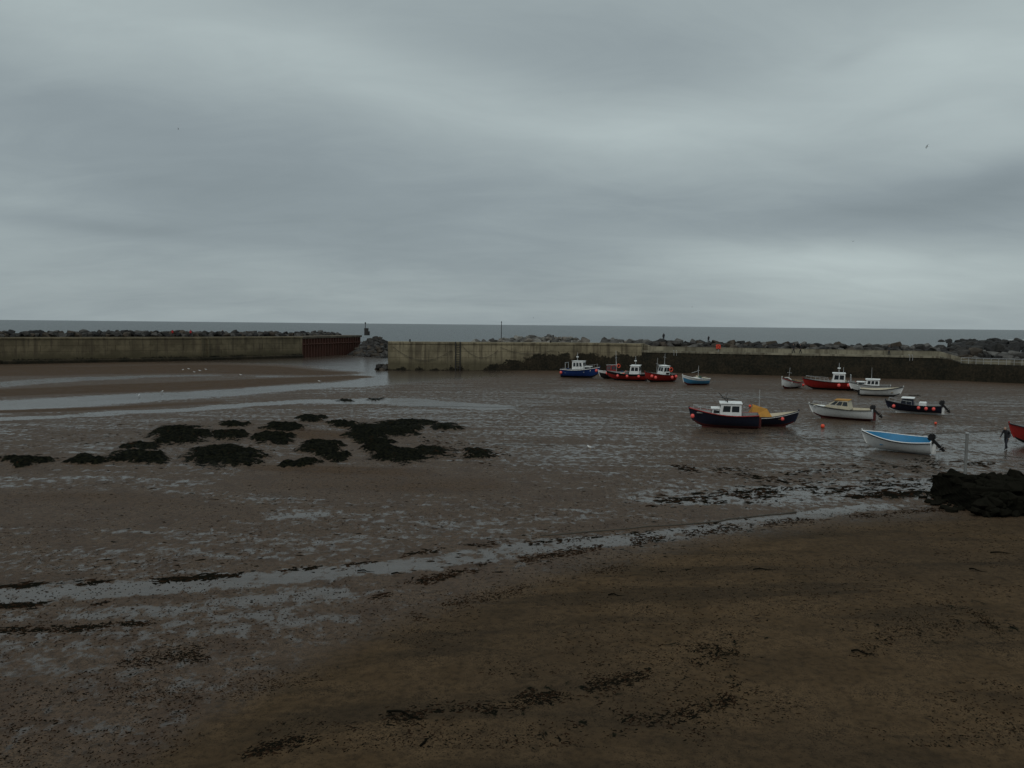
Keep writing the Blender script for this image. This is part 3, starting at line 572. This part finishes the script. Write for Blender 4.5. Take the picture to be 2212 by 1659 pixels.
# ------------------------------------------------------------------ mooring ropes
def gl(px,py,dz=.03):
    g=G(px,py); return (g.x,g.y,float(H(np.array([g.x]),np.array([g.y]))[0])+dz)
def ropeline(pts,r=.014,nm="mooring_rope",wob=.25):
    P=[]; g=[Vector(gl(*q)) for q in pts]
    for a,c in zip(g[:-1],g[1:]):
        n=max(4,int((c-a).length/1.2)); pr=Vector((-(c-a).y,(c-a).x,0)).normalized()
        for i in range(n):
            q=a.lerp(c,i/n)+pr*math.sin(i*1.7+a.x)*wob*random.uniform(.2,1); q.z=float(H(np.array([q.x]),np.array([q.y]))[0])+.01; P.append(q)
    P.append(g[-1]); tube(nm,P,r,rope,None,res=1)
for pts in [[(1165,830),(1215,822)],[(1290,866),(1400,893),(1495,905)],[(1480,845),(1600,838),(1680,845)],[(830,877),(1000,879),(1180,881),(1320,884)],[(1400,893),(1550,878),(1600,870)],
 [(1632,930),(1800,975),(1950,1010),(2075,1045)],[(1700,935),(1850,985),(2075,1035)],[(1640,945),(1760,950),(1900,945),(2212,925)],[(1990,982),(2040,1010),(2080,1040)],
 [(1720,945),(1900,958),(2030,935),(2200,930)],[(2015,965),(2100,975),(2212,990)],[(1900,905),(2000,915),(2200,900)],[(1070,961),(1200,963)],[(1440,932),(1560,938),(1640,945)],[(2045,895),(2120,905),(2212,950)],
 [(1540,838),(1640,858),(1760,875)]]: ropeline(pts)
ropeline([(1168,1160),(1300,1146),(1500,1132),(1600,1120),(1720,1108)],.035,"anchor_chain",.12)
# ------------------------------------------------------------------ dark stone jetty & post (right)
gA=G(2066,1092); gr=empty("stone_jetty",(0,0,0)); wd=matte("jetty_weed",(.004,.005,.0035),(.018,.016,.012),3)
def slab(nm,x0,x1,y0,y1,z1):
    bm=bmesh.new(); bmesh.ops.create_cube(bm,size=1); bmesh.ops.subdivide_edges(bm,edges=bm.edges[:],cuts=15,use_grid_fill=True)
    for v in bm.verts:
        v.co=Vector((x0+(v.co.x+.5)*(x1-x0),y0+(v.co.y+.5)*(y1-y0),-.4+(v.co.z+.5)*(z1+.4)))
        n_=fbm(np.array([v.co.x+v.co.z]),np.array([v.co.y+3*v.co.z]),1.6,4,4)[0]-.5; m_=fbm(np.array([v.co.x-v.co.y]),np.array([v.co.z*2]),1.9,3,14)[0]-.5; v.co+=Vector((n_*.2,m_*.25,n_*.2))
    return bmob(nm,bm,wd,gr)
slab("jetty_body",gA.x,gA.x+12,gA.y-1.2,gA.y+2.5,1.15); slab("jetty_step",gA.x+.9,gA.x+11,gA.y-2.2,gA.y-1.0,.75); slab("jetty_cap",gA.x+.1,gA.x+1.1,gA.y+.3,gA.y+1.6,1.42)
q=Vector((gA.x+1.05,gA.y+1.2,0)); e=empty("mooring_post",(q.x,q.y,1.2))
tube("post",[(0,0,-.2),(0,0,2.35)],.075,paint("weathered_post",(.20,.20,.19),.8,.6),e); tube("post_cap",[(0,0,2.35),(0,0,2.42)],.095,galv,e)
it=[(gA.x+random.uniform(-.6,9),gA.y+random.uniform(-2.6,-1.9),.1+.2*random.random(),random.uniform(.2,.55)) for i in range(40)]+[(gA.x+random.uniform(-1.2,.2),gA.y+random.uniform(-1.5,2.5),.05,random.uniform(.15,.4)) for i in range(25)]
for i in range(160): 
    yy=random.uniform(-2.1,2.3); it.append((gA.x+random.uniform(.1,11),gA.y+yy,(.72 if yy<-1.1 else 1.12)+random.uniform(-.12,.05),random.uniform(.25,.7)))
for i in range(120): it.append((gA.x+random.uniform(.0,11),gA.y+random.choice((-1.2,-2.2)),random.uniform(0,.9),random.uniform(.25,.6)))
rocks("jetty_rocks",it,[wd],gr)
# ------------------------------------------------------------------ nav light, pole, lifebuoy board
y=236; x=(791-1106)/F*y; e=empty("harbour_light",(x,y,5.45))
box("cabinet",(0,0,1.0),(1.1,1.1,2.0),dark,e,.05); box("cabinet_cap",(0,0,2.08),(1.25,1.25,.12),dark,e,.03); tube("light_post",[(-.3,0,2.1),(-.3,0,3.9)],.09,dark,e); tube("lantern",[(-.3,0,3.4),(-.3,0,3.8)],[.2,.2],dark,e); box("ladder_cage",(.8,0,.6),(.3,.8,1.2),dark,e,.03)
y=166; e=empty("beacon_pole",((1082-1106)/F*y,y,5.8)); tube("pole",[(0,0,-1),(0,0,3.9)],[.09,.06],dark,e); tube("topmark",[(0,0,3.6),(0,0,3.95)],[.12,.02],dark,e)
q=wallpt(1549,2.0,(A2,B1)); e=empty("lifebuoy_station",(q.x,q.y,4.2),math.radians(-18))
box("housing",(0,0,.95),(.85,.18,.85),orange,e,.06); tube("ring",[(.26*math.cos(a),-.13,.97+.26*math.sin(a)) for a in [k*.524 for k in range(12)]],.05,red,e,True); box("post",(0,.05,.27),(.1,.08,.5),galv,e,.01)
for px in (1457,1966):
    q=wallpt(px,.15,(A2,B1) if px<1800 else (B1,B2)); e=empty("ladder_handhold",(q.x,q.y,3.9))
    for sx in (-.25,.25): tube("bar",[(sx,-.35,-.6),(sx,-.35,.2),(sx,-.1,.5),(sx,.3,.4),(sx,.35,.25)],.03,galv,e)
# ------------------------------------------------------------------ people
skin=paint("skin",(.45,.27,.19),.6,.1); hair=paint("hair",(.03,.02,.015),.8,.1); jeans=paint("dark_trousers",(.02,.022,.03),.8,.2); boot=paint("boots",(.015,.013,.012),.6,.1)
cloth={'red':paint("red_jacket",(.5,.03,.03),.8,.2),'dark':paint("dark_jacket",(.02,.02,.024),.8,.2),'grey':paint("grey_jacket",(.05,.052,.056),.8,.2)}
def person(loc,heading,jk,stride=.28,bend=0,h=1.74):
    e=empty("person",loc,heading); k=h/1.75
    J=[(0,0,.95),(0.0,0,1.12),(.01+bend*.1,0,1.33),(.02+bend*.2,0,1.48),(.035+bend*.25,0,1.58),(.04+bend*.27,0,1.72)]
    E=[(0,1),(1,2),(2,3),(3,4),(4,5)]; Rr=[(.17,.13),(.165,.12),(.20,.13),(.08,.075),(.085,.095),(.07,.085)]
    def ad(p,r,par): J.append(p); Rr.append(r); E.append((par,len(J)-1)); return len(J)-1
    hands=[]
    for sg in (1,-1):
        st=stride*sg; hp=ad((0,.10*sg,.90),(.105,.105),0); kn=ad((st*.55+.05,.10*sg,.50),(.075,.075),hp); an=ad((st-(.06 if sg<0 else 0),.10*sg,.09),(.05,.05),kn); ad((st+.16-(.06 if sg<0 else 0),.11*sg,.04),(.045,.03),an)
        sh=ad((.01+bend*.12,.19*sg,1.42),(.075,.075),2); el=ad((-st*.45+.0+bend*.1,.25*sg,1.15),(.058,.058),sh); wr=ad((-st*.6+.12+bend*.15,.25*sg,.92),(.034,.038),el); hands.append(J[wr])
    me=bpy.data.meshes.new("body"); me.from_pydata([tuple(c*k for c in j) for j in J],E,[]); o=link(bpy.data.objects.new("body",me))
    md=o.modifiers.new("s",'SKIN'); 
    for i,sv in enumerate(me.skin_vertices[0].data): sv.radius=(Rr[i][0]*k,Rr[i][1]*k); sv.use_root=(i==0)
    o.modifiers.new("ss",'SUBSURF').levels=1
    dg=bpy.context.evaluated_depsgraph_get(); m2=bpy.data.meshes.new_from_object(o.evaluated_get(dg)); bpy.data.objects.remove(o)
    for q in (cloth[jk],jeans,skin,hair,boot): m2.materials.append(q)
    bm=bmesh.new(); bm.from_mesh(m2)
    for f in bm.faces:
        c=f.calc_center_median()/k; mi=0; f.smooth=True
        if c.z<.12: mi=4
        elif c.z<.9 and abs(c.y)<.2: mi=1
        elif c.z<.93 and abs(c.y)>=.2: mi=2
        elif c.z>1.52: mi=3 if (c.z>1.70 or c.x<J[4][0]-.02) else 2
        f.material_index=mi
    for (x,y,z) in hands:
        sg=1 if y>0 else -1
        for fi in range(5):
            if fi<4: a=Vector((x+.03-fi*.02,y,z-.06)); L_=(.075,.085,.08,.06)[fi]; d_=Vector((.25,-.15*sg,-1)).normalized()
            else: a=Vector((x+.04,y-.01*sg,z-.02)); L_=.055; d_=Vector((.7,-.2*sg,-.7)).normalized()
            r=bmesh.ops.create_cone(bm,segments=6,radius1=.010*k,radius2=.007*k,depth=L_*k,cap_ends=True); mm=Matrix.Translation((a+d_*L_/2)*k)@(-d_).to_track_quat('Z','Y').to_matrix().to_4x4()
            for v in r['verts']: v.co=mm@v.co
            for v in r['verts']:
                for f in v.link_faces: f.material_index=2
    hx,hz=J[4][0],1.63
    for c,s in (((hx+.095,0,hz),(.022,.014,.025)),((hx,.085,hz),(.02,.012,.03)),((hx,-.085,hz),(.02,.012,.03))):
        r=bmesh.ops.create_uvsphere(bm,u_segments=6,v_segments=5,radius=1)
        for v in r['verts']: v.co=Vector([(c[i]+v.co[i]*s[i])*k for i in range(3)])
        for v in r['verts']:
            for f in v.link_faces: f.material_index=2
    bm.to_mesh(m2); bm.free(); link(bpy.data.objects.new("body",m2),e)
def atd(px,y,z): return ((px-1106)/F*y,y,z)
person(atd(412,188,5.4),2.5,'red',.18); person(atd(373,185,5.4),2.6,'red',.15); person(atd(481,194,5.4),-1.0,'dark',.05)
q=wallpt(1714,1.2,(B1,B2)); person((q.x,q.y,4.2),2.8,'dark',.2); q=wallpt(1729,1.0,(B1,B2)); person((q.x,q.y,4.2),2.9,'dark',.16)
q=wallpt(1922,1.2,(B1,B2)); person((q.x,q.y,4.2),2.8,'grey',.16)
person(atd(1432,163,5.9),2.0,'dark',.05); person(atd(1529,161,5.7),2.0,'dark',.1,h=1.5)
g=G(2173,971); person((g.x,g.y,.0),3.6,'dark',.24,.8)
# ------------------------------------------------------------------ gulls
gw=paint("gull_white",(.8,.8,.78),.7,.1); gg=paint("gull_grey",(.3,.31,.33),.7,.1); gy=paint("gull_bill",(.6,.35,.04),.6)
def gullmesh(fly):
    bm=bmesh.new(); P=[(-.28,.0),(-.18,.035),(-.05,.075),(.07,.075),(.14,.05),(.19,.045),(.23,.03),(.25,.008)]; zc=[.17,.18,.19,.20,.24,.28,.28,.27]; rings=[]
    for (x,r),z in zip(P,zc): rings.append([bm.verts.new((x,r*math.cos(a)+.0,z+r*math.sin(a))) for a in [k*math.pi/4 for k in range(8)]] if r else [])
    for a,c in zip(rings[:-1],rings[1:]):
        if a and c:
            for i in range(8): bm.faces.new((a[i],a[(i+1)%8],c[(i+1)%8],c[i])).material_index=0
    def quad(*p,m=1): bm.faces.new([bm.verts.new(q) for q in p]).material_index=m
    if fly:
        for s in (1,-1): quad((.1,.05*s,.22),(-.08,.05*s,.21),(-.04,.35*s,.34),(.1,.33*s,.35)); quad((.1,.33*s,.35),(-.04,.35*s,.34),(-.16,.72*s,.26),(-.1,.72*s,.27))
    else:
        for s in (1,-1): quad((.08,.07*s,.24),(-.05,.085*s,.17),(-.3,.02*s,.19),(-.1,.05*s,.27))
        for s in (.03,-.03): quad((0,s,.13),(.012,s,.13),(.012,s,0),(0,s,0),m=2); quad((0,s-.02,.004),(.05,s-.02,.004),(.05,s+.02,.004),(0,s+.02,.004),m=2)
    quad((.245,.01,.27),(.30,0,.262),(.245,-.01,.262),m=2)
    quad((-.28,.03,.17),(-.38,.05,.165),(-.38,-.05,.165),(-.28,-.03,.17),m=0)
    me=bpy.data.meshes.new("seagull"); bm.to_mesh(me); bm.free(); [me.materials.append(q) for q in (gw,gg,gy)]; return me
gs,gf=gullmesh(False),gullmesh(True)
for px,py in [(1275,972),(395,801),(408,799),(432,803),(445,800),(420,806),(520,812),(300,858),(350,849),(690,826)]:
    g=gl(px,py,0); o=link(bpy.data.objects.new("seagull",gs)); o.location=g; o.rotation_euler[2]=random.uniform(0,6.28)
for px,py,D in [(2003,319,180),(385,280,280),(1152,688,300),(1495,664,300),(1842,523,240)]:
    d=ray(px,py); o=link(bpy.data.objects.new("seagull",gf)); o.location=Vector((0,0,CH))+d*D; o.rotation_euler=(random.uniform(-.5,.5),random.uniform(-.2,.2),random.uniform(0,6.28))
# ------------------------------------------------------------------ seaweed debris
wm1=matte("wet_seaweed",(.004,.004,.0035),(.013,.012,.008)); wm2=matte("brown_seaweed",(.014,.008,.005),(.034,.020,.012))
DV=[];DF=[];DM=[]
def blob(x,y,r,st,ang,m):
    n=7; b0=len(DV); ca_,sa=math.cos(ang),math.sin(ang)
    DV.append([x,y,r*.22+.01])
    for i in range(n):
        a=i*6.283/n; q=r*random.uniform(.25,1.3); u=math.cos(a)*q*st; v=math.sin(a)*q; DV.append([x+u*ca_-v*sa,y+u*sa+v*ca_,-.004])
    for i in range(n): DF.append((b0,b0+1+i,b0+1+(i+1)%n)); DM.append(m)
def strand(pts,n,r0,r1,pb=.3):
    g=[(G(a,b_),h*G(a,b_).y**2/(CH*F)) for a,b_,h in pts]
    for i in range(n):
        k=random.randrange(len(g)-1); t_=random.random(); c=g[k][0].lerp(g[k+1][0],t_); wdt=g[k][1]*(1-t_)+g[k+1][1]*t_; d_=g[k+1][0]-g[k][0]
        ox=random.gauss(0,.55)*wdt; x=c.x+random.gauss(0,.15); y_=c.y+ox
        dens=float(fbm(np.array([x]),np.array([y_]),.9,3,77)[0])
        if dens<.42+.1*random.random(): continue
        blob(x,y_,random.uniform(r0,r1)*random.uniform(.4,1),random.uniform(1,3.2),math.atan2(d_.y,d_.x)+random.gauss(0,.6),0 if random.random()>pb else 1)
strand([(-80,1268,6),(150,1262,6),(370,1252,6),(560,1240,3)],1500,.03,.13)
strand([(-80,1312,5),(150,1305,6),(325,1292,4)],1100,.03,.12)
strand([(-80,1362,8),(150,1358,8),(330,1345,6)],600,.03,.09)
strand([(560,1238,3),(800,1214,4),(1000,1180,5),(1170,1172,5),(1400,1150,4),(1620,1122,4)],900,.03,.12)
strand([(800,1290,12),(1000,1232,10),(1250,1190,9),(1500,1150,8),(1760,1122,7),(2060,1098,5)],3600,.02,.09,.6)
strand([(1400,1090,14),(1700,1060,16),(2060,1040,12)],1300,.04,.22)
strand([(1450,1010,10),(1700,1030,16),(2050,1000,16)],950,.04,.2)
strand([(1820,1075,4),(1950,1068,5),(2065,1062,4)],500,.06,.24)
strand([(2080,1000,6),(2240,1010,12)],160,.06,.24)
strand([(900,950,30),(1100,985,20)],300,.05,.22)
strand([(100,950,30),(500,950,40),(900,950,40)],400,.05,.2)
strand([(220,1430,34),(380,1425,30),(500,1400,16)],1500,.012,.05)
strand([(100,1480,40),(400,1500,40),(700,1480,40)],1400,.010,.035,.5)
strand([(540,1650,18),(720,1600,18),(920,1570,22),(1120,1570,20)],1800,.012,.06)
strand([(1120,1545,22),(1260,1520,22),(1420,1495,20),(1500,1450,26),(1620,1425,26)],3000,.012,.055)
strand([(1180,1640,24),(1350,1600,24),(1560,1570,24),(1600,1500,20)],1700,.012,.055)
strand([(1840,1450,14),(1950,1400,30),(2100,1350,34),(2160,1400,20)],1100,.012,.045)
strand([(900,1335,12),(1000,1300,14),(1150,1270,12),(1350,1225,10)],1800,.015,.045,.6)
for i in range(24000):
    px=random.uniform(-60,2270); py=900+760*random.random()**.9; g=G(px,py); 
    if float(fbm(np.array([g.x]),np.array([g.y]),.25,3,55)[0])<.44: continue
    blob(g.x,g.y,random.uniform(.007,.020)*(1+g.y/28),random.uniform(1,3),random.uniform(0,3.14),random.random()<.5)
for i in range(200):
    px=random.uniform(200,1500); py=random.uniform(1040,1240); g=G(px,py); blob(g.x,g.y,random.uniform(.04,.10),random.uniform(1.2,3),random.uniform(-.5,.5),0)
DV=np.array(DV); DV[:,2]+=H(DV[:,0],DV[:,1])
mesh("seaweed_debris",DV,DF,[wm1,wm2],None,[int(q) for q in DM])
for px,py,l,a in ((880,1575,1.0,-.25),(1650,1245,.8,.1),(2170,1212,1.1,-.05),(790,1235,.6,0),(2110,1255,.5,-.6),(1330,1297,.5,.1),(1860,1448,.5,-.3),(860,1240,.5,.4),(920,1640,.5,1.2)):
    g=gl(px,py,.03); P=[(g[0]+l*(i/7-.5)*math.cos(a)+.05*math.sin(i),g[1]+l*(i/7-.5)*math.sin(a)+.1*math.sin(i*.8),g[2]+.01) for i in range(8)]
    tube("kelp_stalk",P,[.025,.025,.023,.02,.018,.015,.010,.005],wm1,None,res=1)
